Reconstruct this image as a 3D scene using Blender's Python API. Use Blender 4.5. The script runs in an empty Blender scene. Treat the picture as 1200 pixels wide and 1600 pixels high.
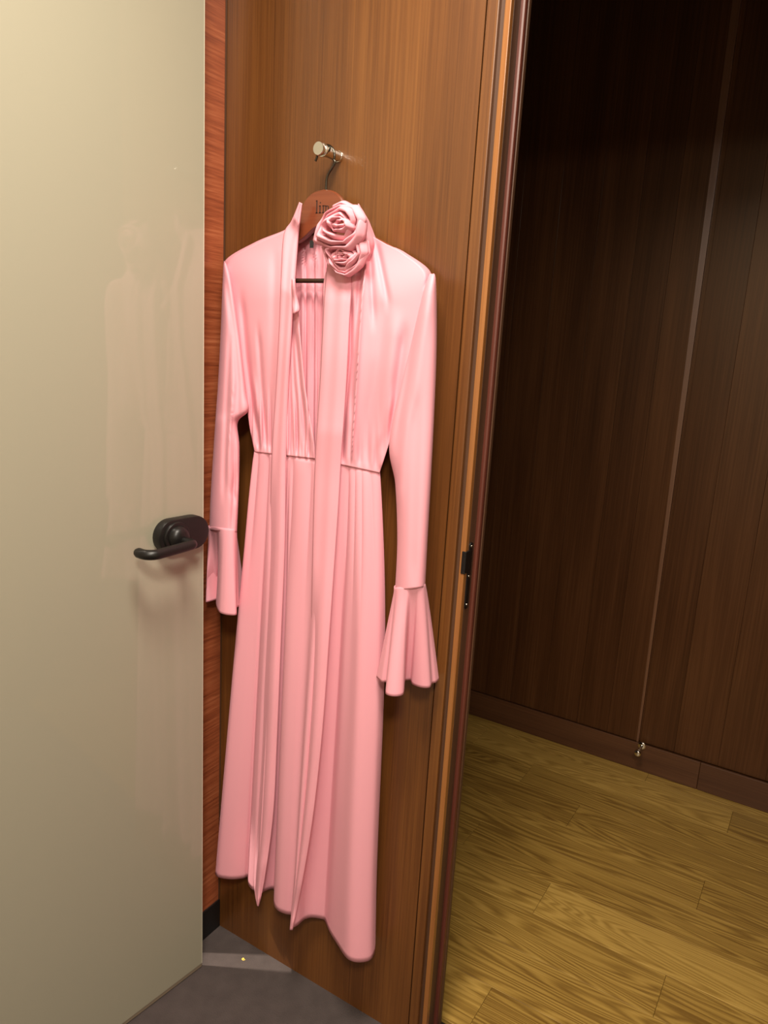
import bpy, bmesh, math, random
from mathutils import Vector, Matrix
from mathutils.bvhtree import BVHTree

random.seed(7)
scene = bpy.context.scene
C = scene.collection

# ------------------------------------------------------------------ camera
# world: X runs along the wooden wall the dress hangs on, Y points through that wall,
# Z is up; origin on the carpet in the corner behind the glass door.
CAM = Vector((1.13248332, -1.17524353, 1.45))
R = Matrix(((0.8465928, -0.16233742, 0.50687986),
            (0.52928748, 0.15659166, -0.83386679),
            (0.05599462, 0.97423078, 0.21849253)))
FPX = 1155.0
cd = bpy.data.cameras.new('camera')
cd.sensor_fit = 'HORIZONTAL'
cd.sensor_width = 36.0
cd.lens = 36.0 * FPX / 1200.0
cd.clip_start = 0.02
cam = bpy.data.objects.new('camera', cd)
cam.matrix_world = Matrix.Translation(CAM) @ R.to_4x4()
C.objects.link(cam)
scene.camera = cam

# ------------------------------------------------------------------ light and exposure
world = bpy.data.worlds.new('world')
scene.world = world
world.use_nodes = True
world.node_tree.nodes['Background'].inputs[0].default_value = (1.0, 0.9, 0.78, 1)
world.node_tree.nodes['Background'].inputs[1].default_value = 0.03


def area(name, loc, target, size, energy, col, spread=180):
    l = bpy.data.lights.new(name, 'AREA')
    l.shape = 'DISK'
    l.size = size
    l.energy = energy
    l.color = col
    l.spread = math.radians(spread)
    o = bpy.data.objects.new(name, l)
    o.location = loc
    o.rotation_euler = (Vector(target) - Vector(loc)).to_track_quat('-Z', 'Y').to_euler()
    C.objects.link(o)
    return o


WARM = (1.0, 0.90, 0.76)
area('ceiling_downlight', (0.70, -0.72, 2.53), (0.62, -0.56, 0), 0.46, 21.5, WARM, 155)
area('rear_fill_light', (1.5, -1.75, 2.53), (1.2, -1.5, 0), 0.40, 31, (1.0, 0.92, 0.80), 160)  # unseen fill lamp added behind the camera, lifts the dress and far room
sl = bpy.data.lights.new('outer_room_spot', 'SPOT')
sl.energy = 230
sl.color = (1.0, 0.90, 0.76)
sl.spot_size = math.radians(7)
sl.spot_blend = 0.5
sl.shadow_soft_size = 0.02
so = bpy.data.objects.new('outer_room_spot', sl)
so.location = (-0.62, -0.50, 2.30)
so.rotation_euler = (Vector((0.165, -0.055, 0)) - Vector(so.location)).to_track_quat('-Z', 'Y').to_euler()
C.objects.link(so)

scene.view_settings.view_transform = 'Standard'
scene.view_settings.look = 'None'
scene.view_settings.exposure = 0.63
scene.view_settings.gamma = 1.0
scene.view_settings.use_curve_mapping = False


# ------------------------------------------------------------------ helpers
def ray(px, py):
    return R @ Vector((px - 600.0, -(py - 800.0), -FPX))


def at(px, py, d):
    """point seen at (px, py) on the plane d metres in front of the wooden wall"""
    r = ray(px, py)
    return CAM + r * ((-d - CAM.y) / r.y)


def atz(px, py, z):
    """point seen at (px, py) on the level plane at height z"""
    r = ray(px, py)
    return CAM + r * ((z - CAM.z) / r.z)


def lerp(a, b, t):
    return a + (b - a) * t


def smooth(t):
    t = max(0.0, min(1.0, t))
    return t * t * (3 - 2 * t)


def catmull(pts, t):
    """pts: list of tuples/vectors, t in 0..1 by index"""
    n = len(pts)
    u = t * (n - 1)
    i = min(int(u), n - 2)
    f = u - i
    p0 = pts[max(i - 1, 0)]
    p1 = pts[i]
    p2 = pts[i + 1]
    p3 = pts[min(i + 2, n - 1)]
    out = []
    for a, b, c_, d in zip(p0, p1, p2, p3):
        m1 = (c_ - a) * 0.5
        m2 = (d - b) * 0.5
        f2, f3 = f * f, f * f * f
        out.append((2 * f3 - 3 * f2 + 1) * b + (f3 - 2 * f2 + f) * m1 + (-2 * f3 + 3 * f2) * c_ + (f3 - f2) * m2)
    return out


def interp(poly, y):
    """x on a polyline [(x, y)...] with rising y"""
    if y <= poly[0][1]:
        return poly[0][0]
    for (x0, y0), (x1, y1) in zip(poly, poly[1:]):
        if y <= y1:
            return lerp(x0, x1, (y - y0) / (y1 - y0))
    return poly[-1][0]


def mesh_obj(name, verts, faces, mat, parent=None, shade=False, world=True):
    me = bpy.data.meshes.new(name)
    if parent is not None and world:
        inv = Vector(parent.location)
        verts = [Vector(v) - inv for v in verts]
    me.from_pydata([tuple(v) for v in verts], [], faces)
    me.update()
    o = bpy.data.objects.new(name, me)
    C.objects.link(o)
    if mat:
        me.materials.append(mat)
    if parent is not None:
        o.parent = parent
    if shade:
        for p in me.polygons:
            p.use_smooth = True
    return o


def empty(name, loc):
    o = bpy.data.objects.new(name, None)
    o.empty_display_size = 0.05
    o.location = loc
    C.objects.link(o)
    return o


def tag(o, label=None, cat=None, group=None, kind=None):
    if label:
        o['label'] = label
    if cat:
        o['category'] = cat
    if group:
        o['group'] = group
    if kind:
        o['kind'] = kind
    return o


def box_geo(x0, x1, y0, y1, z0, z1):
    v = [(x0, y0, z0), (x1, y0, z0), (x1, y1, z0), (x0, y1, z0),
         (x0, y0, z1), (x1, y0, z1), (x1, y1, z1), (x0, y1, z1)]
    f = [(0, 3, 2, 1), (4, 5, 6, 7), (0, 1, 5, 4), (1, 2, 6, 5), (2, 3, 7, 6), (3, 0, 4, 7)]
    return v, f


def box(name, x0, x1, y0, y1, z0, z1, mat, parent=None, bevel=0.0, centred=False):
    v, f = box_geo(x0, x1, y0, y1, z0, z1)
    c = Vector(((x0 + x1) / 2, (y0 + y1) / 2, (z0 + z1) / 2)) if centred else Vector((0, 0, 0))
    base = Vector(parent.location) if parent is not None else Vector((0, 0, 0))
    v = [Vector(p) - c for p in v]
    o = mesh_obj(name, v, f, mat, parent, world=False)
    o.location = c - base
    if bevel:
        b = o.modifiers.new('bevel', 'BEVEL')
        b.width = bevel
        b.segments = 2
        b.limit_method = 'ANGLE'
    return o


def prism(name, outline, z0, z1, mat, parent=None, bevel=0.0):
    """outline: closed plan outline (x, y) counter-clockwise"""
    n = len(outline)
    v = [(x, y, z0) for x, y in outline] + [(x, y, z1) for x, y in outline]
    f = [tuple(range(n))[::-1], tuple(range(n, 2 * n))]
    for i in range(n):
        j = (i + 1) % n
        f.append((i, j, n + j, n + i))
    o = mesh_obj(name, v, f, mat, parent)
    if bevel:
        b = o.modifiers.new('bevel', 'BEVEL')
        b.width = bevel
        b.segments = 2
        b.limit_method = 'ANGLE'
    return o


def grid_faces(nu, nv, closed=False):
    f = []
    for j in range(nv - 1):
        for i in range(nu if closed else nu - 1):
            i2 = (i + 1) % nu
            f.append((j * nu + i, j * nu + i2, (j + 1) * nu + i2, (j + 1) * nu + i))
    return f


def tube(name, pts, radii, mat, parent=None, seg=16, caps=True):
    pts = [Vector(p) for p in pts]
    if not isinstance(radii, (list, tuple)):
        radii = [radii] * len(pts)
    v, f = [], []
    t = (pts[1] - pts[0]).normalized()
    up = Vector((0, 0, 1)) if abs(t.z) < 0.9 else Vector((1, 0, 0))
    nrm = (up - t * up.dot(t)).normalized()
    for i, p in enumerate(pts):
        a = pts[max(i - 1, 0)]
        b = pts[min(i + 1, len(pts) - 1)]
        t = (b - a).normalized()
        nrm = (nrm - t * nrm.dot(t)).normalized()
        bi = t.cross(nrm)
        for k in range(seg):
            an = 2 * math.pi * k / seg
            v.append(p + (nrm * math.cos(an) + bi * math.sin(an)) * radii[i])
    f = grid_faces(seg, len(pts), True)
    if caps:
        f.append(tuple(range(seg))[::-1])
        n = len(pts)
        f.append(tuple(range((n - 1) * seg, n * seg)))
    o = mesh_obj(name, v, f, mat, parent, shade=True)
    try:
        o.data.set_sharp_from_angle(angle=math.radians(50))
    except Exception:
        pass
    return o


# ------------------------------------------------------------------ materials
def new_mat(name):
    m = bpy.data.materials.new(name)
    m.use_nodes = True
    nt = m.node_tree
    b = nt.nodes['Principled BSDF']
    return m, nt, b


def plain(name, col, rough=0.5, metal=0.0, coat=0.0, spec=0.5, bump=0.0, bscale=200, var=0.0):
    m, nt, b = new_mat(name)
    b.inputs['Base Color'].default_value = (*col, 1)
    b.inputs['Roughness'].default_value = rough
    b.inputs['Metallic'].default_value = metal
    b.inputs['Coat Weight'].default_value = coat
    b.inputs['Coat Roughness'].default_value = 0.04
    b.inputs['Specular IOR Level'].default_value = spec
    tc = nt.nodes.new('ShaderNodeTexCoord')
    no = nt.nodes.new('ShaderNodeTexNoise')
    no.inputs['Scale'].default_value = bscale
    no.inputs['Detail'].default_value = 4
    nt.links.new(tc.outputs['Object'], no.inputs['Vector'])
    if bump:
        bp = nt.nodes.new('ShaderNodeBump')
        bp.inputs['Strength'].default_value = bump
        bp.inputs['Distance'].default_value = 0.002
        nt.links.new(no.outputs['Fac'], bp.inputs['Height'])
        nt.links.new(bp.outputs['Normal'], b.inputs['Normal'])
    if var:
        mx = nt.nodes.new('ShaderNodeMixRGB')
        mx.inputs[1].default_value = (*[c * (1 - var) for c in col], 1)
        mx.inputs[2].default_value = (*[min(1, c * (1 + var)) for c in col], 1)
        n2 = nt.nodes.new('ShaderNodeTexNoise')
        n2.inputs['Scale'].default_value = bscale * 0.08
        nt.links.new(tc.outputs['Object'], n2.inputs['Vector'])
        nt.links.new(n2.outputs['Fac'], mx.inputs[0])
        nt.links.new(mx.outputs[0], b.inputs['Base Color'])
    return m


def wood(name, dark, mid, light, axis='Z', fine=260.0, broad=9.0, rough=0.38, coat=0.15, rings=0.0,
         rand=False, rand_amt=0.20, stretch=0.012, fine_amt=0.5, bump=0.05, knots=False):
    """procedural veneer: fine grain lines along one axis, broad tone bands and optional cathedral rings"""
    m, nt, b = new_mat(name)
    N, L = nt.nodes, nt.links
    tc = N.new('ShaderNodeTexCoord')
    vec = tc.outputs['Object']
    if rand:
        oi = N.new('ShaderNodeObjectInfo')
        mu = N.new('ShaderNodeMath')
        mu.operation = 'MULTIPLY'
        mu.inputs[1].default_value = 37.0
        L.new(oi.outputs['Random'], mu.inputs[0])
        ad = N.new('ShaderNodeVectorMath')
        ad.operation = 'ADD'
        L.new(vec, ad.inputs[0])
        cb = N.new('ShaderNodeCombineXYZ')
        for k in range(3):
            L.new(mu.outputs[0], cb.inputs[k])
        L.new(cb.outputs[0], ad.inputs[1])
        vec = ad.outputs[0]
    sc = {'X': (stretch, 1, 1), 'Y': (1, stretch, 1), 'Z': (1, 1, stretch)}[axis]
    mp = N.new('ShaderNodeMapping')
    mp.inputs['Scale'].default_value = sc
    L.new(vec, mp.inputs['Vector'])
    n1 = N.new('ShaderNodeTexNoise')
    n1.inputs['Scale'].default_value = fine
    n1.inputs['Detail'].default_value = 3
    n1.inputs['Roughness'].default_value = 0.6
    L.new(mp.outputs[0], n1.inputs['Vector'])
    sc2 = {'X': (0.06, 1, 1), 'Y': (1, 0.06, 1), 'Z': (1, 1, 0.06)}[axis]
    mp2 = N.new('ShaderNodeMapping')
    mp2.inputs['Scale'].default_value = sc2
    L.new(vec, mp2.inputs['Vector'])
    n2 = N.new('ShaderNodeTexNoise')
    n2.inputs['Scale'].default_value = broad
    n2.inputs['Detail'].default_value = 4
    n2.inputs['Distortion'].default_value = 0.4
    L.new(mp2.outputs[0], n2.inputs['Vector'])
    mix = N.new('ShaderNodeMix')
    mix.data_type = 'FLOAT'
    mix.inputs[0].default_value = fine_amt
    L.new(n2.outputs['Fac'], mix.inputs[2])
    L.new(n1.outputs['Fac'], mix.inputs[3])
    fac = mix.outputs[0]
    if rings:
        sc3 = {'X': (0.085, 1, 1), 'Y': (1, 0.085, 1), 'Z': (1, 1, 0.085)}[axis]
        mp3 = N.new('ShaderNodeMapping')
        mp3.inputs['Scale'].default_value = sc3
        L.new(vec, mp3.inputs['Vector'])
        n3 = N.new('ShaderNodeTexNoise')
        n3.inputs['Scale'].default_value = 7.0
        n3.inputs['Detail'].default_value = 2.5
        n3.inputs['Roughness'].default_value = 0.45
        L.new(mp3.outputs[0], n3.inputs['Vector'])
        m1 = N.new('ShaderNodeMath')
        m1.operation = 'MULTIPLY'
        m1.inputs[1].default_value = 260.0
        L.new(n3.outputs['Fac'], m1.inputs[0])
        m2 = N.new('ShaderNodeMath')
        m2.operation = 'SINE'
        L.new(m1.outputs[0], m2.inputs[0])
        mr = N.new('ShaderNodeMapRange')
        mr.inputs[1].default_value = -1
        mr.inputs[2].default_value = 1
        L.new(m2.outputs[0], mr.inputs[0])
        mx = N.new('ShaderNodeMix')
        mx.data_type = 'FLOAT'
        mx.inputs[0].default_value = rings
        L.new(fac, mx.inputs[2])
        L.new(mr.outputs[0], mx.inputs[3])
        fac = mx.outputs[0]
    if rand:
        ad2 = N.new('ShaderNodeMath')
        ad2.operation = 'MULTIPLY_ADD'
        ad2.inputs[1].default_value = rand_amt
        ad2.inputs[2].default_value = -rand_amt / 2
        L.new(oi.outputs['Random'], ad2.inputs[0])
        ad3 = N.new('ShaderNodeMath')
        ad3.operation = 'ADD'
        L.new(ad2.outputs[0], ad3.inputs[0])
        L.new(fac, ad3.inputs[1])
        fac = ad3.outputs[0]
    cr = N.new('ShaderNodeValToRGB')
    cr.color_ramp.elements[0].position = 0.30
    cr.color_ramp.elements[0].color = (*dark, 1)
    cr.color_ramp.elements[1].position = 0.72
    cr.color_ramp.elements[1].color = (*light, 1)
    e = cr.color_ramp.elements.new(0.5)
    e.color = (*mid, 1)
    L.new(fac, cr.inputs[0])
    col = cr.outputs[0]
    if knots:
        vo = N.new('ShaderNodeTexVoronoi')
        vo.inputs['Scale'].default_value = 3.2
        mpk = N.new('ShaderNodeMapping')
        mpk.inputs['Scale'].default_value = (0.5, 1, 1)
        L.new(vec, mpk.inputs['Vector'])
        L.new(mpk.outputs[0], vo.inputs['Vector'])
        mr2 = N.new('ShaderNodeMapRange')
        mr2.inputs[1].default_value = 0.012
        mr2.inputs[2].default_value = 0.035
        mr2.inputs[3].default_value = 0.75
        mr2.inputs[4].default_value = 0.0
        L.new(vo.outputs['Distance'], mr2.inputs[0])
        mk = N.new('ShaderNodeMixRGB')
        mk.inputs[2].default_value = (0.05, 0.025, 0.008, 1)
        L.new(mr2.outputs[0], mk.inputs[0])
        L.new(col, mk.inputs[1])
        col = mk.outputs[0]
    L.new(col, b.inputs['Base Color'])
    b.inputs['Roughness'].default_value = rough
    b.inputs['Coat Weight'].default_value = coat
    b.inputs['Coat Roughness'].default_value = 0.2
    if bump:
        bp = N.new('ShaderNodeBump')
        bp.inputs['Strength'].default_value = bump
        bp.inputs['Distance'].default_value = 0.001
        L.new(n1.outputs['Fac'], bp.inputs['Height'])
        L.new(bp.outputs['Normal'], b.inputs['Normal'])
    return m


M_teak = wood('teak_veneer', (0.068, 0.022, 0.0042), (0.124, 0.043, 0.0088), (0.192, 0.073, 0.0155), 'Z', 230, 11, 0.40, 0.25)
M_teak_trim = wood('teak_trim', (0.17, 0.06, 0.015), (0.26, 0.10, 0.026), (0.34, 0.14, 0.04), 'Z', 200, 14, 0.34, 0.25)
M_teak_dark = wood('teak_dark_trim', (0.045, 0.019, 0.009), (0.075, 0.032, 0.015), (0.11, 0.05, 0.024), 'Z', 200, 14, 0.48, 0.0)
M_red = wood('red_lacquered_trim', (0.06, 0.013, 0.008), (0.09, 0.021, 0.012), (0.12, 0.033, 0.018), 'Z', 200, 14, 0.42, 0.12)
M_redwood = wood('red_wood_cross_grain', (0.13, 0.026, 0.010), (0.30, 0.075, 0.028), (0.46, 0.15, 0.065), 'Y', 190, 22, 0.4, 0.1,
                 stretch=0.05, fine_amt=0.6)
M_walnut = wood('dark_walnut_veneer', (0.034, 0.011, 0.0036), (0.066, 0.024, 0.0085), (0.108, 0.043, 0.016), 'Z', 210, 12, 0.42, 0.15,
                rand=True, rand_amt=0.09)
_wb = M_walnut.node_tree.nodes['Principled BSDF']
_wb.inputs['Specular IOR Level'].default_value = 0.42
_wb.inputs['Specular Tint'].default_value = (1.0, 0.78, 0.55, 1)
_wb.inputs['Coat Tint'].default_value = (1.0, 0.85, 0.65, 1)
M_walnut_lit_edge = wood('walnut_lit_edge', (0.11, 0.045, 0.02), (0.15, 0.065, 0.03), (0.20, 0.09, 0.042), 'Z', 180, 10, 0.4, 0.1)  # paler walnut, carries the light on the board edge in its colour
M_skirting = wood('walnut_skirting', (0.038, 0.012, 0.005), (0.07, 0.025, 0.010), (0.11, 0.044, 0.018), 'X', 210, 12, 0.4, 0.15, rand=True)
M_oak = wood('oak_plank', (0.175, 0.090, 0.015), (0.32, 0.187, 0.037), (0.46, 0.285, 0.068), 'X', 260, 10, 0.45, 0.12,
             rings=0.22, rand=True, stretch=0.02, fine_amt=0.66, knots=True)
M_hanger = wood('mahogany_hanger', (0.105, 0.022, 0.008), (0.16, 0.038, 0.014), (0.21, 0.058, 0.022), 'X', 120, 10, 0.3, 0.5)
M_black_plastic = plain('black_skirting', (0.006, 0.005, 0.005), 0.5, bump=0.05)
M_handle = plain('black_handle_plastic', (0.007, 0.006, 0.0055), 0.38, spec=0.35, bump=0.03, bscale=400)
M_dark_metal = plain('dark_bronze_metal', (0.030, 0.024, 0.018), 0.35, metal=0.8)
M_bar = plain('dark_trouser_bar', (0.035, 0.018, 0.008), 0.45)
M_chrome = plain('chrome', (0.75, 0.72, 0.66), 0.14, metal=1.0)
M_steel_hook = plain('gunmetal_wire', (0.09, 0.08, 0.065), 0.25, metal=1.0)
M_screw = plain('bright_screw', (0.75, 0.70, 0.60), 0.25, metal=1.0)
M_carpet = plain('charcoal_carpet', (0.066, 0.052, 0.049), 0.95, spec=0.1, bump=0.6, bscale=350, var=0.22)
M_wallpaint = plain('cream_paint', (0.55, 0.48, 0.38), 0.8, bump=0.05)
M_ceiling = plain('white_ceiling', (0.62, 0.57, 0.48), 0.9)
M_seal = plain('bronze_seal', (0.20, 0.155, 0.11), 0.45)
M_engrave = plain('burnt_engraving', (0.035, 0.010, 0.004), 0.7)
M_crumb = plain('yellow_scrap', (0.75, 0.55, 0.10), 0.7)
M_tag = plain('black_tag', (0.010, 0.010, 0.010), 0.6)
M_void = plain('black_gasket', (0.012, 0.008, 0.006), 0.7)


def glass_mat():
    m, nt, b = new_mat('cream_back_painted_glass')
    b.inputs['Base Color'].default_value = (0.305, 0.285, 0.215, 1)
    b.inputs['Roughness'].default_value = 0.42
    b.inputs['Specular IOR Level'].default_value = 0.3
    b.inputs['Coat Weight'].default_value = 1.0
    b.inputs['Coat Roughness'].default_value = 0.015
    b.inputs['Coat IOR'].default_value = 1.45
    return m


M_glass = glass_mat()
M_glass_edge = plain('polished_glass_edge', (0.62, 0.60, 0.47), 0.15, coat=0.6)


def fabric_mat():
    m, nt, b = new_mat('pink_jersey')
    N, L = nt.nodes, nt.links
    b.inputs['Base Color'].default_value = (0.86, 0.39, 0.46, 1)
    b.inputs['Roughness'].default_value = 0.66
    b.inputs['Specular IOR Level'].default_value = 0.15
    b.inputs['Sheen Weight'].default_value = 0.10
    b.inputs['Sheen Tint'].default_value = (1.0, 0.72, 0.80, 1)
    tc = N.new('ShaderNodeTexCoord')
    n = N.new('ShaderNodeTexNoise')
    n.inputs['Scale'].default_value = 900
    n.inputs['Detail'].default_value = 2
    L.new(tc.outputs['Object'], n.inputs['Vector'])
    bp = N.new('ShaderNodeBump')
    bp.inputs['Strength'].default_value = 0.08
    bp.inputs['Distance'].default_value = 0.0008
    L.new(n.outputs['Fac'], bp.inputs['Height'])
    L.new(bp.outputs['Normal'], b.inputs['Normal'])
    # thin jersey lets a little light through
    tr = N.new('ShaderNodeBsdfTranslucent')
    tr.inputs['Color'].default_value = (0.90, 0.36, 0.46, 1)
    mx = N.new('ShaderNodeMixShader')
    mx.inputs[0].default_value = 0.16
    L.new(b.outputs[0], mx.inputs[1])
    L.new(tr.outputs[0], mx.inputs[2])
    L.new(mx.outputs[0], N['Material Output'].inputs['Surface'])
    return m


M_pink = fabric_mat()

# ------------------------------------------------------------------ the setting
CEIL = 2.56
CEIL_F = 2.95
HEAD = 2.30
FAR_Y = 1.419

# carpeted room: floor, ceilings, walls behind and beside the camera
carpet = box('floor_carpet', -1.6, 2.3, -2.4, 0.06, -0.06, 0.0, M_carpet)
tag(carpet, 'charcoal grey carpet in front of the wooden wall', kind='structure')
oak = box('floor_oak', -1.6, 2.9, 0.06, FAR_Y + 0.05, -0.06, -0.012, M_void)
tag(oak, 'oak plank floor of the room beyond the doorway', kind='structure')
ce = box('ceiling', -1.6, 2.3, -2.4, 0.0, CEIL, CEIL + 0.06, M_ceiling)
tag(ce, 'pale plaster ceiling', kind='structure')
ce = box('ceiling_far', -1.6, 2.96, 0.0, FAR_Y + 0.1, CEIL_F, CEIL_F + 0.06, M_ceiling)
tag(ce, 'high ceiling of the room beyond', kind='structure')
w = box('wall_right', 2.3, 2.36, -2.4, 0.0, 0, CEIL, M_wallpaint)
tag(w, 'cream painted side wall behind the camera', kind='structure')
w = box('wall_rear', -1.6, 2.3, -2.46, -2.4, 0, CEIL, M_wallpaint)
tag(w, 'cream painted rear wall behind the camera', kind='structure')
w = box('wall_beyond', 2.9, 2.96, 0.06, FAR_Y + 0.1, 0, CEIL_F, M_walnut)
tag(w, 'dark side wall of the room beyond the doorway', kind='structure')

# oak planks
ROWS = [(1.350, FAR_Y + 0.03, [0.742]), (1.21, 1.35, [0.138, 1.03]), (1.07, 1.21, [0.380, 1.62]), (0.93, 1.07, [-0.35, 0.596, 1.75]),
        (0.79, 0.93, [0.02, 1.008]), (0.65, 0.79, [0.365, 1.45]), (0.51, 0.65, [-0.3, 0.643, 1.6]), (0.37, 0.51, [-0.1, 0.985]),
        (0.23, 0.37, [0.25, 1.35]), (0.09, 0.23, [-0.2, 0.649, 1.7])]
for y0, y1, joints in ROWS:
    xs = [-0.9] + joints + [2.4]
    for a, b_ in zip(xs, xs[1:]):
        g = 0.00022
        p = box('plank', a + g, b_ - g, y0 + g, y1 - g, -0.012, random.uniform(-0.0003, 0.0), M_oak, oak, 0.0011, True)

# far wall: dark walnut boards standing side by side, the left group slightly proud
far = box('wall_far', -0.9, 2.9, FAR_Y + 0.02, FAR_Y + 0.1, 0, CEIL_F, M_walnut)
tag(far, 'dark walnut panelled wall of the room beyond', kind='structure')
seams_l = [-0.9, -0.55, -0.30, -0.10, 0.05, 0.19, 0.33, 0.46, 0.575]
seams_r = [0.695, 0.812, 0.955, 1.105, 1.26, 1.42, 1.58, 1.75]
BASE_H = 0.104
for a, b_ in zip(seams_l, seams_l[1:]):
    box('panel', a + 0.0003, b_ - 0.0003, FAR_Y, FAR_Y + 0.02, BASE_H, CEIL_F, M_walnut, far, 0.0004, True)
# last proud board leans out towards the top; light on its edge is coloured into a strip
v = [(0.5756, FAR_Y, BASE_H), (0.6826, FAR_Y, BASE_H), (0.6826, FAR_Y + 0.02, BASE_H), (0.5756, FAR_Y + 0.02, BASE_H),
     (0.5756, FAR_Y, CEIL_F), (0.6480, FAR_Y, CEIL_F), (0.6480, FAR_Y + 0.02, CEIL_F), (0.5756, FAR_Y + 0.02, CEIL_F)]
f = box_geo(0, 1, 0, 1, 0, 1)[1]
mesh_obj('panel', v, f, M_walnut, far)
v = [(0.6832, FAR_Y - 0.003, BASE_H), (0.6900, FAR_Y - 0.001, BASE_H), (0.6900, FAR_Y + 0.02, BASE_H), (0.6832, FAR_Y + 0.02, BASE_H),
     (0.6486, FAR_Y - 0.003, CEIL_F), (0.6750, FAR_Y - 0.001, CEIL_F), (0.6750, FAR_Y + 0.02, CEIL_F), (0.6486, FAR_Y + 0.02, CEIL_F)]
e_ = mesh_obj('lit_edge_strip', v, f, M_walnut_lit_edge, far)
e_['label'] = 'tapering strip between the dark boards, edge light put into its paler colour'
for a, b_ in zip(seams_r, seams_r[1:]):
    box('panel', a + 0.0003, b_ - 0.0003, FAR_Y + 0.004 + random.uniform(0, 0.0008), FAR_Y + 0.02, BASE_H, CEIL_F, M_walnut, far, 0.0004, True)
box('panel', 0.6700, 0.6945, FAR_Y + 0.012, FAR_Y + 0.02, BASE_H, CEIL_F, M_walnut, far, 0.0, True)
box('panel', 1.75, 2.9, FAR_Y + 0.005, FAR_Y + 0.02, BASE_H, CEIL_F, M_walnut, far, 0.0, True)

sk = box('baseboard_far', -0.9, 2.9, FAR_Y - 0.004, FAR_Y + 0.02, 0.0, BASE_H - 0.006, M_walnut)
tag(sk, 'walnut baseboard along the far wall above the oak floor', kind='structure')
for a, b_ in ((-0.9, 0.9035), (0.9045, 2.9)):
    box('board', a, b_, FAR_Y - 0.012, FAR_Y - 0.004, 0.001, BASE_H, M_skirting, sk, 0.0012, True)

# wooden wall with the dress
WT = 0.10
w1 = box('wall_back', -1.6, 0.5515, 0.0, WT, 0, CEIL_F, M_teak)
tag(w1, 'brown teak veneered wall carrying the pink dress', kind='structure')
hd = box('wall_header', 0.5515, 2.3, 0.0, WT, HEAD, CEIL_F, M_teak)
tag(hd, 'wood strip above the doorway', kind='structure')
w = box('wall_back_right', 1.62, 2.3, 0.0, WT, 0, HEAD, M_teak)
tag(w, 'wooden wall on the other side of the doorway', kind='structure')
# door frame profile, built as separate mouldings running full height
ZT = HEAD
fr = box('trim_1', 0.5525, 0.578, 0.010, WT, 0, ZT, M_void)
tag(fr, 'stepped teak door frame at the right end of the wooden wall', kind='structure')
box('casing', 0.5548, 0.5755, -0.003, 0.012, 0, ZT, M_teak, fr, 0.0015, True)
box('groove_strip', 0.5755, 0.5840, 0.006, 0.012, 0, ZT, M_teak_dark, fr, 0.0, True)
box('bead', 0.5840, 0.5945, 0.0, 0.012, 0, ZT, M_teak_trim, fr, 0.0012, True)
box('jamb_face', 0.5780, 0.5945, 0.012, 0.052, 0, ZT, M_teak_dark, fr, 0.0005, True)
box('stop', 0.5780, 0.6025, 0.036, 0.052, 0, ZT, M_red, fr, 0.004, True)
box('edge_lip', 0.5780, 0.6040, 0.047, 0.058, 0, ZT, M_teak_dark, fr, 0.002, True)

# strike plate on the jamb
sp = empty('strike_plate', (0.5945, 0.018, 1.045))
tag(sp, 'slim black latch strike plate with bright screws on door frame', 'strike plate')


def strike():
    z0, z1 = 0.985, 1.112
    n = 10
    ya, yb = 0.0130, 0.0260
    r = (yb - ya) / 2
    out = []
    for k in range(n + 1):
        a = math.pi * k / n
        out.append(((ya + yb) / 2 + r * math.cos(a), z1 - r + r * math.sin(a)))
    for k in range(n + 1):
        a = math.pi + math.pi * k / n
        out.append(((ya + yb) / 2 + r * math.cos(a), z0 + r + r * math.sin(a)))
    m = len(out)
    v = [(0.5946, y, z) for y, z in out] + [(0.5966, y, z) for y, z in out]
    f = [tuple(range(m))[::-1], tuple(range(m, 2 * m))] + [(i, (i + 1) % m, m + (i + 1) % m, m + i) for i in range(m)]
    mesh_obj('plate', v, f, M_handle, sp)
    # lip wrapping on to the bead
    box('lip', 0.5880, 0.5967, -0.0016, 0.0160, 1.056, 1.098, M_handle, sp, 0.0012, True)
    for z in (1.1045, 1.0475, 0.9925):
        tube('screw', [(0.5966, 0.0195, z), (0.5972, 0.0195, z), (0.5977, 0.0195, z)], [0.0026, 0.0025, 0.0013], M_screw, sp, 12)
    box('slot', 0.5966, 0.5970, 0.0165, 0.0225, 1.060, 1.096, M_dark_metal, sp, 0.0004, True)
    box('slot', 0.5966, 0.5970, 0.0165, 0.0225, 1.000, 1.040, M_dark_metal, sp, 0.0004, True)


strike()

# side wall beside the glass door: red cross-grained strip, then the doorway
w2 = box('wall_left', -0.10, 0.0, -0.105, 0.0, 0.078, CEIL, M_redwood)
tag(w2, 'narrow red cross-grained wood strip between glass door and wall', kind='structure')
w = box('wall_left_header', -0.10, 0.0, -1.02, -0.105, 2.26, CEIL, M_wallpaint)
tag(w, 'wall above the glass door', kind='structure')
w = box('wall_left_rear', -0.10, -0.0, -2.4, -1.02, 0, CEIL, M_wallpaint)
tag(w, 'cream wall beyond the hinge side of the glass door', kind='structure')
bb = box('baseboard_left', -0.10, 0.004, -0.106, -0.001, 0.0, 0.078, M_black_plastic)
tag(bb, 'black skirting below the red wood strip', kind='structure')
w = box('trim_2', 0.0002, 0.0022, -0.0035, -0.0005, 0.078, CEIL, M_teak_dark)
tag(w, 'thin dark corner bead between red strip and wooden wall', kind='structure')

# glass door, a little ajar
DE = Vector((0.0608, -0.1169, 0.0))                 # latch edge on the floor
DD = Vector((-0.10302244, -0.99467903, 0.0))        # from latch edge to hinges
DN = Vector((0.99467903, -0.10302244, 0.0))         # towards the camera
DL = 0.89
door = empty('door_1', DE + DD * DL)
tag(door, 'cream back-painted glass door standing ajar with black lever', kind='structure')


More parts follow.
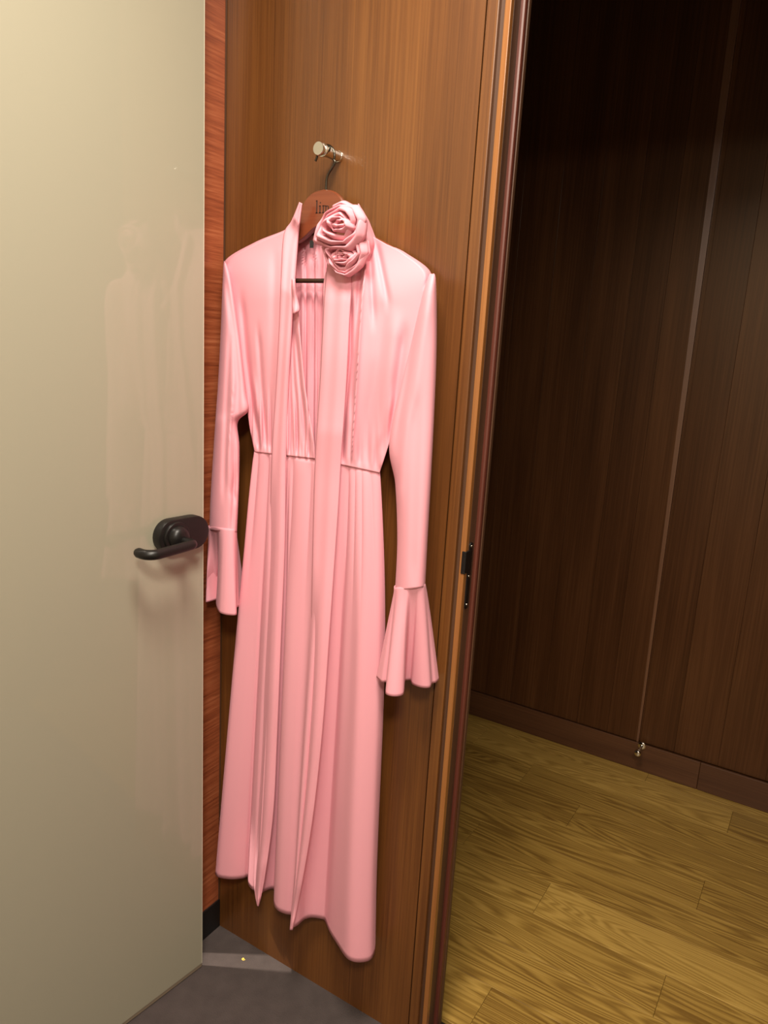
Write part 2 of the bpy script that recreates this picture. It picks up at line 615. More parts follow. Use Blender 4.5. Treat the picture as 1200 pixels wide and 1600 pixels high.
def dp(s, z, h):
    return DE + DD * s + DN * h + Vector((0, 0, z))


def dbox(name, s0, s1, z0, z1, h0, h1, mat, bevel=0.0, parent=None):
    v = []
    for z in (z0, z1):
        v += [dp(s0, z, h0), dp(s0, z, h1), dp(s1, z, h1), dp(s1, z, h0)]
    f = [(0, 3, 2, 1), (4, 5, 6, 7), (0, 1, 5, 4), (1, 2, 6, 5), (2, 3, 7, 6), (3, 0, 4, 7)]
    o = mesh_obj(name, v, f, mat, door)
    if bevel:
        b = o.modifiers.new('bevel', 'BEVEL')
        b.width = bevel
        b.segments = 2
    return o


dbox('glass_leaf', 0.0014, DL, 0.012, 2.22, -0.010, 0.0, M_glass, 0.0006)
dbox('glass_edge', 0.0, 0.0013, 0.012, 2.22, -0.010, -0.0003, M_glass_edge)
dbox('bottom_seal', 0.001, DL, 0.003, 0.0115, -0.009, -0.001, M_seal)


def stadium(cs, cz, half, r, n=14):
    out = []
    for k in range(n + 1):
        a = -math.pi / 2 + math.pi * k / n
        out.append((cs + half + r * math.cos(a), cz + r * math.sin(a)))
    for k in range(n + 1):
        a = math.pi / 2 + math.pi * k / n
        out.append((cs - half + r * math.cos(a), cz + r * math.sin(a)))
    return out


def plate(name, rings, mat):
    """rings: list of (outline, h)"""
    v, f = [], []
    n = len(rings[0][0])
    for out, h in rings:
        v += [dp(s, z, h) for s, z in out]
    f = grid_faces(n, len(rings), True)
    f.append(tuple(range(n)))
    f.append(tuple(range((len(rings) - 1) * n, len(rings) * n)))
    o = mesh_obj(name, v, f, mat, door, shade=True)
    bm = bmesh.new()
    bm.from_mesh(o.data)
    bmesh.ops.recalc_face_normals(bm, faces=bm.faces)
    bm.to_mesh(o.data)
    bm.free()
    o.data.set_sharp_from_angle(angle=math.radians(38))
    return o


HZ = 1.068
PS = 0.062
plate('handle_plate', [(stadium(PS, HZ, 0.026, 0.0335), 0.0), (stadium(PS, HZ, 0.026, 0.034), 0.004), (stadium(PS, HZ, 0.026, 0.034), 0.017),
                       (stadium(PS, HZ, 0.026, 0.033), 0.0205), (stadium(PS, HZ, 0.026, 0.0305), 0.0215)], M_handle)
BS = PS + 0.020
circ = lambda r: [(BS + r * math.cos(2 * math.pi * k / 32), HZ + r * math.sin(2 * math.pi * k / 32)) for k in range(32)]
plate('handle_rose', [(circ(0.0295), 0.020), (circ(0.0295), 0.0240), (circ(0.028), 0.0260), (circ(0.025), 0.0265)], M_handle)
plate('handle_boss', [(circ(0.0225), 0.0255), (circ(0.022), 0.031), (circ(0.0200), 0.036), (circ(0.0165), 0.040), (circ(0.0105), 0.043)], M_handle)
lev = []
for k in range(7):                                  # neck leaving the boss
    lev.append(dp(BS - 0.003, HZ - 0.006, 0.034 + 0.028 * k / 6))
for k in range(1, 9):                               # elbow
    a = math.pi / 2 * k / 8
    lev.append(dp(BS - 0.003 + 0.009 * (1 - math.cos(a)), HZ - 0.006, 0.062 + 0.009 * math.sin(a)))
for k in range(1, 9):
    lev.append(dp(BS + 0.006 + 0.072 * k / 8, HZ - 0.006 - 0.004 * k / 8, 0.071))
for k in range(1, 11):                              # returned tip
    a = math.pi / 2 * k / 10
    lev.append(dp(BS + 0.078 + 0.020 * math.sin(a), HZ - 0.010, 0.071 - 0.020 * (1 - math.cos(a))))
for k in range(1, 4):
    lev.append(dp(BS + 0.098, HZ - 0.010, 0.051 - 0.005 * k))
tube('lever', lev, [0.0095] * (len(lev) - 1) + [0.0075], M_handle, door, 20)

# ------------------------------------------------------------------ door stop on the far baseboard
ds = empty('door_stop', (0.706, FAR_Y - 0.012, 0.105))
tag(ds, 'small metal peg door stop on the dark far baseboard', 'door stop')
p0 = Vector((0.706, FAR_Y - 0.012, 0.100))
tube('base', [p0, p0 + Vector((0, -0.004, 0)), p0 + Vector((0, -0.006, 0))], [0.0135, 0.0135, 0.0105], M_chrome, ds, 20)
tube('stem', [p0 + Vector((0, -0.005, 0)), p0 + Vector((0, -0.030, 0)), p0 + Vector((0, -0.058, 0))], 0.0048, M_chrome, ds, 16)
tube('head', [p0 + Vector((0, -0.056, 0)), p0 + Vector((0, -0.058, 0)), p0 + Vector((0, -0.068, 0)), p0 + Vector((0, -0.071, 0))],
     [0.008, 0.0115, 0.0115, 0.008], M_chrome, ds, 20)

# crumb on the carpet
cr = []
cb = Vector((0.1235, -0.045, 0.0))
v = [cb + Vector(p) for p in ((-0.004, -0.002, 0), (0.002, -0.003, 0), (0.005, 0.002, 0), (-0.002, 0.003, 0),
                              (-0.003, -0.001, 0.003), (0.002, -0.001, 0.0035), (0.003, 0.001, 0.002), (-0.001, 0.002, 0.003))]
o = mesh_obj('scrap', v, f, M_crumb)
tag(o, 'tiny yellow scrap lying on the grey carpet', 'scrap')

# ------------------------------------------------------------------ peg and hanger
pg = empty('coat_peg', (0.280, 0.0, 1.782))
tag(pg, 'chrome coat peg screwed into the wooden wall above the dress', 'coat peg')
P = Vector((0.279, 0, 1.780))
Yv = Vector((0, -1, 0))
tube('wall_flange', [P, P + Yv * 0.002, P + Yv * 0.004], [0.0105, 0.0105, 0.0098], M_chrome, pg, 24)
tube('stem', [P + Yv * h for h in (0.003, 0.02, 0.04, 0.047)], [0.0092] * 4, M_chrome, pg, 24)
tube('collar', [P + Yv * h for h in (0.046, 0.047, 0.050, 0.051)], [0.0092, 0.0112, 0.0112, 0.0092], M_chrome, pg, 24)
tube('tip', [P + Yv * h for h in (0.051, 0.055, 0.060, 0.062)], [0.0085, 0.0110, 0.0120, 0.0108], M_chrome, pg, 24)

HD = 0.036                                          # hanger plane in front of the wall
HC = at(508, 297, HD)                               # crown of the hanger
hg = empty('clothes_hanger', (HC.x, HC.y, HC.z))
tag(hg, 'dark red-brown wooden clothes hanger inside the pink dress', 'hanger')


def hanger_body():
    # front outline in the hanger plane (dx from the crown centre, dz below the crown)
    top = [(0, 0), (0.020, -0.003), (0.036, -0.013), (0.046, -0.028), (0.053, -0.046), (0.070, -0.064), (0.110, -0.083), (0.150, -0.102), (0.185, -0.124)]
    bot = [(0.182, -0.136), (0.150, -0.122), (0.110, -0.106), (0.075, -0.096), (0.045, -0.084), (0.018, -0.065), (0, -0.060)]
    up = [tuple(catmull(top, k / 40)) for k in range(41)]
    dn = [tuple(catmull(bot, k / 30)) for k in range(31)]
    right = up + dn
    out = right + [(-x, z) for x, z in right[-2:0:-1]]
    n = len(out)
    rings = []
    for inset, y in ((0.003, -0.007), (0.0, -0.0045), (0.0, 0.0045), (0.003, 0.007)):
        cz = -0.04
        ring = []
        for x, z in out:
            sweep = 0.000 * (abs(x) / 0.195) ** 2    # the arms sweep forward
            ring.append(HC + Vector((x * (1 - inset / 0.195), y - sweep, cz + (z - cz) * (1 - inset / 0.06))))
        rings.append(ring)
    v = [p for r in rings for p in r]
    f = grid_faces(n, 4, True)
    f.append(tuple(range(n))[::-1])
    f.append(tuple(range(3 * n, 4 * n)))
    o = mesh_obj('body', v, f, M_hanger, hg, shade=True)
    bm = bmesh.new()
    bm.from_mesh(o.data)
    bmesh.ops.recalc_face_normals(bm, faces=bm.faces)
    bmesh.ops.triangulate(bm, faces=[q for q in bm.faces if len(q.verts) > 4])
    bm.to_mesh(o.data)
    bm.free()
    o.data.set_sharp_from_angle(angle=math.radians(40))


hanger_body()
hook = [HC + Vector((0.002, 0, -0.006)), HC + Vector((0.002, 0, 0.010)), HC + Vector((0.003, 0, 0.020)), HC + Vector((0.007, 0, 0.028)),
        HC + Vector((0.014, 0, 0.036)), HC + Vector((0.0195, 0, 0.045))]
cx, cz, rr = HC.x - 0.0015, P.z - 0.0085 + 0.0, 0.0195
hk = []
for k in range(0, 19):
    a = math.radians(-18 + 195 * k / 18)
    hk.append(Vector((cx + rr * math.cos(a), HC.y, cz + rr * math.sin(a))))
hk = hook + hk
hk.append(hk[-1] + Vector((-0.003, 0, -0.006)))
hs = [Vector(catmull([tuple(p) for p in hk], k / 70)) for k in range(71)]
tube('hook', hs, 0.0021, M_steel_hook, hg, 12)
ba = at(440, 433, HD)
bb_ = at(540, 439, HD)
tube('trouser_bar', [Vector((HC.x - 0.13, HC.y, bb_.z + 0.0)), Vector((HC.x, HC.y, bb_.z)), Vector((HC.x + 0.13, HC.y, bb_.z))], 0.0042, M_bar, hg, 14)

# engraved letters "lim"
LZ = at(497, 323, HD + 0.008).z
LX = at(494.0, 312, HD + 0.008).x
strokes = [(0.0, 0.0, 0.0026, 0.022), (-0.001, 0.0, 0.005, 0.0016), (-0.001, 0.0205, 0.0026, 0.0016),
           (0.0075, 0.0, 0.0024, 0.013), (0.006, 0.0, 0.0055, 0.0016), (0.0060, 0.0115, 0.004, 0.0015), (0.0078, 0.0165, 0.0022, 0.0024),
           (0.0150, 0.0, 0.0022, 0.013), (0.0135, 0.0, 0.005, 0.0015), (0.0135, 0.0115, 0.007, 0.0015), (0.0205, 0.0, 0.0022, 0.012),
           (0.0205, 0.0105, 0.006, 0.0018), (0.0262, 0.0, 0.0022, 0.011)]
v, f = [], []
for (sx, sz, w_, h_) in strokes:
    a, q = box_geo(LX + sx, LX + sx + w_, HC.y - 0.0073, HC.y - 0.0062, LZ - 0.011 + sz, LZ - 0.011 + sz + h_)
    k = len(v)
    v += a
    f += [tuple(i + k for i in t) for t in q]
# ------------------------------------------------------------------ the dress
dress = empty('dress', (0.29, -0.05, 0.19))
tag(dress, 'long pink wrap dress with flared cuffs and fabric rosette on hanger', 'dress')
lt = mesh_obj('lettering', v, f, M_engrave, hg)
lt['label'] = 'letters lim burnt into the hanger crown'


def cloth(name, verts, faces, parent=dress, thick=0.0014, offset=0.0):
    o = mesh_obj(name, verts, faces, M_pink, parent, shade=True)
    s = o.modifiers.new('thickness', 'SOLIDIFY')
    s.thickness = thick
    s.offset = offset
    return o


def fold_depth(px, py, folds):
    d = 0.0
    for poly, amp, wid, kind in folds:
        y0, y1 = poly[0][1], poly[-1][1]
        fade = smooth((py - y0 + 25) / 50.0) * smooth((y1 + 25 - py) / 50.0)
        if fade <= 0:
            continue
        dx = px - interp(poly, py)
        if kind == 'crease':
            d -= amp * fade * math.exp(-(dx / wid) ** 2)
        elif kind == 'ridge':
            d += amp * fade * math.exp(-(dx / wid) ** 2)
        elif kind == 'lap':                          # sharp drop on the right, gentle rise on the left
            if dx <= 0:
                d += amp * fade * math.exp(dx / wid)
            else:
                d += amp * fade * math.exp(-dx / (wid * 0.18))
        elif kind == 'lapl':                         # sharp drop on the left
            if dx >= 0:
                d += amp * fade * math.exp(-dx / wid)
            else:
                d += amp * fade * math.exp(dx / (wid * 0.18))
    return d


def sheet(name, left, right, nu, nv, depth, thick=0.0014, parent=dress):
    verts = []
    for j in range(nv):
        v_ = j / (nv - 1)
        a = catmull(left, v_)
        b = catmull(right, v_)
        for i in range(nu):
            s = i / (nu - 1)
            px, py = lerp(a[0], b[0], s), lerp(a[1], b[1], s)
            verts.append(at(px, py, depth(s, v_, px, py)))
    return cloth(name, verts, grid_faces(nu, nv), parent, thick), verts


def waist_d(px):
    q = min(max((px - 398) / 195.0, 0), 1)
    return 0.040 + 0.020 * max(0.0, math.sin(math.pi * q)) ** 0.7


# ---- skirt: a closed ring lofted from the waist seam to the wavy hem
ZH = 0.2010                                         # hem height
hem_px = [(336.5, 1366), (343, 1371), (362, 1374), (380, 1372), (387, 1370), (388, 1382), (394, 1389), (401, 1392), (401, 1404), (404, 1402),
          (412, 1393), (425, 1388), (429, 1392), (428, 1410), (434, 1421), (446, 1428), (457, 1432), (457, 1447), (464, 1446),
          (475, 1437), (487, 1433), (502, 1436), (509, 1440), (517, 1458), (527, 1476), (540, 1494), (552, 1502),
          (566, 1503.5), (579, 1499), (585, 1488), (587, 1476)]
waist_x = [398, 401, 408, 415, 419, 422, 427, 434, 440, 446,
           449, 451, 453, 456, 466, 480, 496, 512, 524,
           530, 535, 541, 545, 550, 556, 563, 570,
           577, 584, 589, 593]
hem = [tuple(atz(x, y, ZH)) for x, y in hem_px]
hem = [(x, max(-0.098, min(-0.012, y)), z) for x, y, z in hem]
wz = []
for x in waist_x:
    s = (x - 398) / (593 - 398)
    y = 701 + 32 * s
    d = waist_d(x)
    wz.append(tuple(at(x, y, d)))
NK = len(hem)
NU, NV = 300, 90
NB = 70
sk_v = []
for j in range(NV):
    v_ = j / (NV - 1)
    row = []
    for i in range(NU):
        s = i / (NU - 1)
        a = catmull(wz, s)
        b = catmull(hem, s)
        e = v_
        ex = v_ ** 0.94
        ey = v_ ** 0.70
        x = lerp(a[0], b[0], ex)
        y = lerp(a[1], b[1], ey)
        z = lerp(a[2], b[2], e)
        # side seam bows outwards a little at the right hip
        x += 0.020 * math.sin(math.pi * min(1, v_ * 1.15)) ** 1.0 * smooth((s - 0.62) / 0.38) * (1 - v_)
        # gathers under the waist seam
        g = math.exp(-((v_ - 0.09) / 0.13) ** 2) * smooth(v_ / 0.02)
        xx = lerp(398, 593, s)
        amp = 0.0075 if xx < 505 else 0.004
        gx = (abs(math.sin(s * math.pi * 14 + 0.9 * math.sin(s * 23)))) ** 0.7
        y += -amp * g * (gx - 0.5)
        # soft secondary folds further down
        y += -0.0035 * math.sin(s * math.pi * 19 + 1.2 * math.sin(s * 9)) * smooth((v_ - 0.1) / 0.3) * (1 - 0.6 * v_) * math.sin(math.pi * s) ** 0.5
        row.append(Vector((x, y, z)))
    # back of the skirt close to the wall
    A, B = row[-1].copy(), row[0].copy()
    for i in range(1, NB):
        t = i / NB
        p = A.lerp(B, t)
        by = -0.014 - 0.004 * math.sin(t * math.pi * 11)
        k = smooth(t / 0.14) * smooth((1 - t) / 0.14)
        p.y = lerp(p.y, by, k)
        row.append(p)
    sk_v += row
NR = NU + NB - 1
skirt = cloth('skirt', sk_v, grid_faces(NR, NV, True))

# ---- bodice
back_left = [(470, 366), (444, 366), (399, 385), (352, 412), (358, 445), (370, 530), (384, 620), (392, 672), (398, 707)]
back_right = [(560, 376), (600, 388), (632, 396), (672, 430), (662, 470), (640, 545), (618, 635), (606, 690), (593, 739)]


def back_depth(s, v_, px, py):
    edge = 1 - (2 * abs(s - 0.5)) ** 10
    d = lerp(0.030 if py > 450 else 0.016, 0.014, edge)
    d += 0.0035 * math.sin(px * 0.55 + 0.6 * math.sin(py * 0.01)) * smooth((py - 370) / 40)
    d += 0.002 * math.sin(px * 0.93 + 1.0)
    return max(d, 0.006)


sheet('back_panel', back_left, back_right, 150, 60, back_depth)

bl_folds = [
    ([(378, 470), (386, 560), (396, 640), (408, 708)], 0.0065, 5, 'crease'),
    ([(404, 520), (410, 620), (418, 710)], 0.0059, 4, 'crease'),
    ([(396, 590), (404, 650), (412, 710)], 0.0052, 4, 'ridge'),
    ([(430, 400), (428, 500), (424, 600), (421, 710)], 0.0039, 7, 'crease'),
    ([(456, 500), (460, 600), (468, 712)], 0.0065, 3.5, 'crease'),
    ([(452, 520), (454, 620), (458, 712)], 0.0052, 3, 'crease'),
    ([(462, 520), (470, 610), (481, 712)], 0.0059, 3.5, 'crease'),
    ([(466, 500), (474, 600), (487, 690)], 0.0052, 4, 'ridge'),
    ([(446, 455), (455, 478), (468, 484)], 0.0052, 5, 'ridge'),
]
left_l = [(464, 345), (444, 360), (398, 379), (351, 409), (360, 445), (372, 530), (383, 615), (391, 672), (398, 706)]
left_r = [(466, 372), (464, 392), (462, 410), (460, 430), (466, 484), (471, 545), (478, 612), (488, 672), (494, 717)]


def left_depth(s, v_, px, py):
    body = math.sin(math.pi * min(1.0, 0.5 * s + 0.0 + 0.02)) ** 0.6
    d = 0.050 + 0.022 * body * smooth((py - 360) / 110)
    wy = 706 + 32 * (px - 398) / 195
    d = lerp(d, waist_d(px) + 0.0030, smooth((py - wy + 190) / 188))
    end = 1 - 0.9 * smooth((py - wy + 16) / 16)
    d += fold_depth(px, py, bl_folds) * end
    g = smooth((py - 590) / 100)
    d += 0.0034 * g * end * (math.sin(px * 0.62) + 0.5 * math.sin(px * 1.05 + 1))
    if v_ < 0.46:                                   # the cloth rolls back over the hanger along the shoulder
        d = lerp(d, lerp(0.016, d, smooth(s / 0.07) ** 0.5), smooth((0.46 - v_) / 0.08))
    return d


_, bl_v = sheet('bodice_front', left_l, left_r, 110, 110, left_depth, 0.0008)

br_folds = [
    ([(549, 470), (547, 560), (539, 650), (534, 716)], 0.0150, 4, 'crease'),
    ([(572, 405), (565, 470), (558, 580), (549, 716)], 0.0135, 4.5, 'lapl'),
    ([(566, 400), (556, 520), (548, 640)], 0.0090, 5, 'crease'),
    ([(588, 380), (596, 420), (606, 470)], 0.0075, 5, 'crease'),
    ([(577, 385), (580, 430), (584, 500)], 0.0075, 5, 'crease'),
    ([(600, 470), (592, 560), (578, 640), (566, 722)], 0.0045, 10, 'crease'),
    ([(618, 500), (606, 600), (590, 700)], 0.0053, 10, 'ridge'),
    ([(632, 520), (618, 620), (602, 700)], 0.0060, 7, 'crease'),
    ([(612, 620), (604, 680), (596, 735)], 0.0060, 5, 'ridge'),
]
right_l = [(560, 372), (556, 380), (530, 395), (508, 430), (505, 480), (501, 555), (497, 620), (494, 680), (492, 717)]
right_r = [(584, 370), (608, 383), (635, 396), (674, 428), (660, 470), (642, 545), (622, 635), (608, 692), (593, 739)]


def right_depth(s, v_, px, py):
    body = math.sin(math.pi * min(1.0, 0.5 * (1 - s) + 0.02)) ** 0.6
    d = 0.050 + 0.022 * body * smooth((py - 372) / 100)
    wy = 706 + 32 * (px - 398) / 195
    d = lerp(d, waist_d(px) + 0.0030, smooth((py - wy + 190) / 188))
    end = 1 - 0.9 * smooth((py - wy + 16) / 16)
    d += fold_depth(px, py, br_folds) * end
    g = smooth((py - 640) / 80)
    d += 0.0016 * g * end * math.sin(px * 0.5)
    if v_ < 0.46:
        d = lerp(d, lerp(0.016, d, smooth((1 - s) / 0.07) ** 0.5), smooth((0.46 - v_) / 0.08))
    return d


_, br_v = sheet('bodice_front', right_l, right_r, 130, 110, right_depth, 0.0008)

# ---- sleeves: closed tubes


def sleeve(left, right, dc, rd, folds, nu=64, nv=100, name='sleeve'):
    verts = []
    for j in range(nv):
        v_ = j / (nv - 1)
        a = catmull(left, v_)
        b = catmull(right, v_)
        for i in range(nu):
            th = 2 * math.pi * i / nu
            cs = math.cos(th)
            sn = math.sin(th)
            s = 0.5 - 0.5 * cs
            px, py = lerp(a[0], b[0], s), lerp(a[1], b[1], s)
            r_ = rd(v_) if callable(rd) else rd
            c_ = dc(v_) if callable(dc) else dc
            d = c_ + r_ * (abs(sn) ** 0.8) * (1 if sn > 0 else -1)
            if sn > 0:
                d += fold_depth(px, py, folds) * min(1, sn * 2)
            verts.append(at(px, py, max(d, 0.008)))
    return cloth(name, verts, grid_faces(nu, nv, True), thick=0.0007)


sl_folds = [
    ([(352, 430), (366, 520), (372, 600), (372, 660)], 0.006, 5, 'crease'),
    ([(360, 520), (356, 600), (352, 700), (350, 770)], 0.005, 4, 'crease'),
    ([(366, 600), (360, 680), (358, 740)], 0.005, 4, 'lap'),
    ([(368, 740), (364, 770), (372, 790)], 0.006, 5, 'crease'),
    ([(366, 690), (366, 760), (362, 826)], 0.005, 3, 'crease'),
]
sl_l = [(350, 408), (348.5, 430), (345, 520), (341, 598), (338, 640), (336.5, 662), (334, 700), (329, 780), (327.5, 828)]
sl_r = [(354, 413), (362, 440), (375, 530), (384, 610), (388, 641), (371.5, 660), (374, 700), (373, 765), (370, 832)]
sleeve(sl_l, sl_r, lambda v_: 0.048 + 0.012 * v_, lambda v_: 0.010 + 0.022 * smooth(v_ / 0.2), sl_folds)

sr_folds = [
    ([(668, 470), (655, 560), (645, 640)], 0.004, 8, 'ridge'),
    ([(648, 500), (636, 590), (618, 690)], 0.006, 5, 'crease'),
    ([(640, 640), (628, 730), (624, 790)], 0.004, 6, 'ridge'),
    ([(652, 620), (648, 760), (645, 900)], 0.0025, 7, 'crease'),
]
sr_l = [(671, 428), (660, 462), (640, 548), (609, 685), (618, 758), (621, 845), (617.5, 923)]
sr_r = [(675, 428), (681, 440), (682, 540), (678.5, 640), (673, 750), (668, 840), (664, 917)]
sleeve(sr_l, sr_r, lambda v_: 0.046 + 0.010 * v_, lambda v_: 0.008 + 0.026 * smooth(v_ / 0.2), sr_folds)

# ---- flared cuffs: seam ring at the wrist, wavy hem at a level height


def cuff(top_l, top_r, dc, hem_px_, hz, back_y, map_s, dz=0.0):
    hemw = []
    for n_, (x, y) in enumerate(hem_px_):
        q = atz(x, y, hz + dz * n_ / (len(hem_px_) - 1))
        hemw.append((max(q.x, 0.012), max(-0.115, min(-0.012, q.y)), q.z))
    nf, nb, nv = 110, 30, 40
    verts = []
    for j in range(nv):
        v_ = j / (nv - 1)
        row = []
        for i in range(nf):
            s = i / (nf - 1)
            h = Vector(catmull(hemw, s))
            sm = interp(map_s, s)
            th = math.pi * sm
            q = 0.5 - 0.5 * math.cos(th)
            px, py = lerp(top_l[0], top_r[0], q), lerp(top_l[1], top_r[1], q)
            t = at(px, py, dc + 0.0325 * max(0.0, math.sin(th)) ** 0.8)
            p = Vector((lerp(t.x, h.x, v_), lerp(t.y, h.y, v_ ** 0.8), lerp(t.z, h.z, v_)))
            row.append(p)
        A, B = row[-1].copy(), row[0].copy()
        for i in range(1, nb):
            t_ = i / nb
            p = A.lerp(B, t_)
            topb = at(lerp(top_r[0], top_l[0], 0.5 - 0.5 * math.cos(math.pi * t_)), lerp(top_r[1], top_l[1], t_), dc - 0.026 * max(0.0, math.sin(math.pi * t_)) ** 0.8)
            by = lerp(topb.y, back_y, v_)
            p.x = lerp(topb.x, p.x, v_)
            k = smooth(t_ / 0.12) * smooth((1 - t_) / 0.12)
            p.y = lerp(p.y, by, k)
            row.append(p)
        verts += row
    return cloth('cuff', verts, grid_faces(nf + nb - 1, nv, True))


cuff((617.5, 918), (664, 912), 0.056,
     [(588.5, 1058), (596, 1065), (604, 1066.5), (603, 1078), (604, 1085), (616, 1088), (628, 1086), (631, 1080), (632, 1065), (637, 1062.5), (642, 1063),
      (645, 1069), (658, 1074), (671, 1074), (675, 1068), (681, 1066), (685.5, 1062)],
     0.836, -0.014, [(0, 0), (1, 1)], 0.014)
cuff((327.5, 823), (369.5, 827), 0.060,
     [(322, 941), (324, 938), (325, 930), (331, 929), (337, 929.5), (338, 944), (342, 955), (348, 959), (358, 961), (368, 961), (369.5, 957), (369, 950), (372, 948)],
     0.888, -0.016, [(0, 0), (1, 1)])

# ---- collar band and long ties, draped over the front
bvh_v, bvh_f = [], []


def add_bvh(verts, faces):
    k = len(bvh_v)
    bvh_v.extend([Vector(p) for p in verts])
    bvh_f.extend([tuple(i + k for i in t) for t in faces])


add_bvh(bl_v, grid_faces(110, 110))
add_bvh(br_v, grid_faces(130, 110))
add_bvh(sk_v, grid_faces(NR, NV, True))
bvh = BVHTree.FromPolygons(bvh_v, bvh_f)


def front_depth(px, py):
    q = at(px, py, 0.05)
    hit = bvh.ray_cast(Vector((q.x, -0.6, q.z)), Vector((0, 1, 0)))
    if hit[0] is None:
        return None
    return -hit[0].y


def draped(name, left, right, nu, nv, lift, prof, lower_hint, dmax=0.12, tuck=0.0):
    """strip of cloth lying on the front of the dress"""
    depth = []
    for j in range(nv):
        v_ = j / (nv - 1)
        a, b = catmull(left, v_), catmull(right, v_)
        vals = []
        for k in range(5):
            s = k / 4
            d = front_depth(lerp(a[0], b[0], s), lerp(a[1], b[1], s))
            if d is not None:
                vals.append(d)
        depth.append(max(vals) if vals else lower_hint)
    for _ in range(6):
        depth = [max(depth[j], (depth[max(j - 2, 0)] + depth[max(j - 1, 0)] + depth[j] + depth[min(j + 1, nv - 1)] + depth[min(j + 2, nv - 1)]) / 5)
                 for j in range(nv)]
    verts = []
    for j in range(nv):
        v_ = j / (nv - 1)
        a, b = catmull(left, v_), catmull(right, v_)
        for i in range(nu):
            s = i / (nu - 1)
            d = min(dmax, depth[j] + lift + prof(s, v_))
            # below the waist the left edge sinks into the skirt folds
            d -= tuck * 0.016 * smooth((v_ - 0.48) / 0.12) * (1 - smooth(s / 0.45)) * (1 - smooth((v_ - 0.9) / 0.08))
            verts.append(at(lerp(a[0], b[0], s), lerp(a[1], b[1], s), d))
    return cloth(name, verts, grid_faces(nu, nv), thick=0.0016)


# left band: collar beside the neck, down to the pointed end by the hem
tl_l = [(468, 316), (456, 345), (444, 366), (440, 420), (437, 500), (432, 600), (425, 712), (421, 850), (414, 1000), (408, 1150), (402, 1280), (397, 1375), (402, 1415)]
tl_r = [(472, 318), (467, 360), (464, 400), (461, 440), (457, 500), (451, 600), (447, 713), (445, 850), (439, 1000), (433, 1150), (427, 1270), (414, 1370), (404, 1416)]


def tl_prof(s, v_):
    return 0.004 * math.sin(math.pi * s) ** 0.6 + 0.0015 * math.sin(s * 9 + 3 * v_)


draped('neck_tie', tl_l, tl_r, 18, 150, 0.003, tl_prof, 0.060, tuck=1.0)
tr_l = [(512, 410), (508, 450), (505, 500), (500, 600), (493, 712), (490, 800), (488, 900), (486, 1000), (483, 1100), (477, 1200), (468, 1300), (459, 1390), (453, 1453)]
tr_r = [(548, 420), (549, 450), (546, 500), (541, 600), (533, 716), (528, 800), (521, 900), (514, 1000), (507, 1100), (499, 1190), (487, 1290), (471, 1385), (457, 1453)]


def tr_prof(s, v_):
    return 0.005 * math.sin(math.pi * s) ** 0.6 + 0.0018 * math.sin(s * 11 + 2 * v_) * (1 - v_)


draped('neck_tie', tr_l, tr_r, 22, 150, 0.003, tr_prof, 0.075, tuck=1.0)
# collar behind the right side of the neck, under the rosettes
col_l = [(560, 318), (556, 345), (552, 372), (552, 400), (550, 440)]
col_r = [(576, 345), (584, 365), (590, 385), (584, 410), (574, 450)]
sheet('collar', col_l, col_r, 30, 30, lambda s, v_, px, py: 0.056 + 0.020 * math.sin(math.pi * s * 0.9 + 0.15) * (1 - 0.6 * v_) + 0.004 * math.sin(s * 14) - 0.012 * smooth((v_ - 0.45) / 0.5) - 0.030 * smooth((s - 0.75) / 0.25))
# small knotted loop on the left edge of the neckline
sheet('neckline_edge', [(456, 436), (456, 455), (457, 474), (458, 490)], [(461, 436), (463, 458), (468, 483), (462, 490)], 12, 20,
      lambda s, v_, px, py: 0.084 + 0.006 * math.sin(math.pi * s) + 0.003 * math.sin(v_ * 9))

# ---- rosettes: rolled spirals of cloth


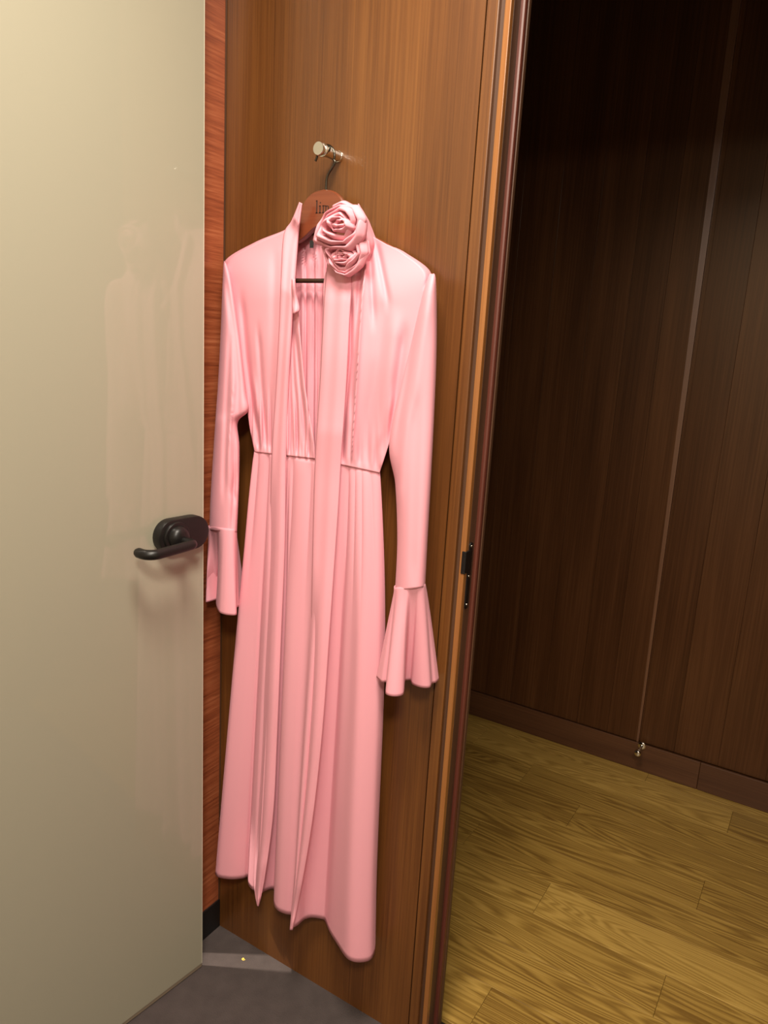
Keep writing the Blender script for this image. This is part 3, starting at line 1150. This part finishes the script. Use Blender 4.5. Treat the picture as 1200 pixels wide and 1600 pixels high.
def rosette(cpx, cpy, outline, d0, d1, turns, corners, seed, rot=0.0, shift=(0, 0), lip=0.017, squash=1.0):
    rnd = random.Random(seed)
    ph = [rnd.uniform(0, 6.28) for _ in range(12)]
    c = at(cpx, cpy, d0)
    # pixels to metres on this plane
    mx = (at(cpx + 10, cpy, d0) - c).x / 10
    mz = (c - at(cpx, cpy + 10, d0)).z / 10
    nt_ = int(turns * 72)

    def reach(an):
        # distance (pixels) from the centre to the traced outer edge of the flower
        dx, dy = math.cos(an), -math.sin(an)
        for (x0, y0), (x1, y1) in zip(outline, outline[1:] + outline[:1]):
            ax, ay, ex, ey = x0 - cpx, y0 - cpy, x1 - x0, y1 - y0
            den = dx * ey - dy * ex
            if abs(den) < 1e-9:
                continue
            t_ = (ax * ey - ay * ex) / den
            u_ = (ax * dy - ay * dx) / den
            if t_ > 0 and -1e-6 <= u_ <= 1 + 1e-6:
                return t_
        return 40.0

    prof_ = [(0.75, 0.0), (0.62, 0.35), (0.46, 0.70), (0.30, 0.92), (0.16, 1.0), (0.05, 0.95), (-0.02, 0.75), (-0.06, 0.4), (-0.10, -0.1), (-0.16, -0.6)]
    nc = len(prof_)
    verts = []
    for i in range(nt_ + 1):
        t = i / nt_
        th = rot + turns * 2 * math.pi * t
        rad = 0.04 + 0.80 * t ** 0.9
        edge = smooth((t - 0.25) / 0.5)
        R0 = lerp(42.0, reach(th), edge)
        # each turn is a crumpled polygon rather than a circle
        n = corners
        loc = ((th + 0.5 * math.sin(th * 0.37 + ph[0])) % (2 * math.pi / n)) - math.pi / n
        poly = lerp(1.0, math.cos(math.pi / n) / math.cos(loc) * 1.16, 0.75 * (1 - edge))
        poly *= 1 + 0.035 * math.sin(1.37 * th + ph[1]) + 0.02 * math.sin(3.3 * th + ph[2])
        step = 1.0 / turns * 1.05
        wv = 0.78 + 0.22 * math.sin(1.7 * th + ph[3]) + 0.16 * math.sin(4.3 * th + ph[4])
        wv *= 0.55 + 0.45 * smooth(t * 4)
        flat = lerp(squash, 1.0, edge)
        wr = 1 + 0.45 * math.sin(2.3 * th + ph[5])
        for u, hgt in prof_:
            rr = rad * poly + step * wr * u
            dome = 1 - min(1, rad) ** 1.6
            d = d0 + (d1 - d0) * dome + lip * hgt * wv
            k = 1 - t
            x = (rr * math.cos(th) * R0 + shift[0] * k) * mx
            z = (rr * math.sin(th) * R0 * flat + shift[1] * k) * mz
            verts.append(Vector((c.x + x, -d, c.z + z)))
    return cloth('rosette', verts, grid_faces(nc, nt_ + 1), thick=0.0010)


rosette(541, 404, [(499, 384), (520, 372), (560, 370), (581, 374), (584, 396), (572, 418), (551, 438), (534, 434), (518, 418)],
        0.078, 0.096, 6.2, 3, 11, 0.4, (5, 2), 0.012, 0.6)
rosette(535, 357, [(489, 383), (497, 352), (511, 331), (541, 313), (566, 321), (579, 346), (574, 374), (556, 397), (522, 396)],
        0.088, 0.112, 5.2, 4, 5, 0.55, (11, 5), 0.016, 0.72)

# small black size tag at the back of the neck
ta = at(487, 381, 0.045)
box('size_tag', ta.x - 0.004, ta.x + 0.004, ta.y - 0.0006, ta.y + 0.0006, ta.z - 0.007, ta.z + 0.006, M_tag, dress, 0.0, True)
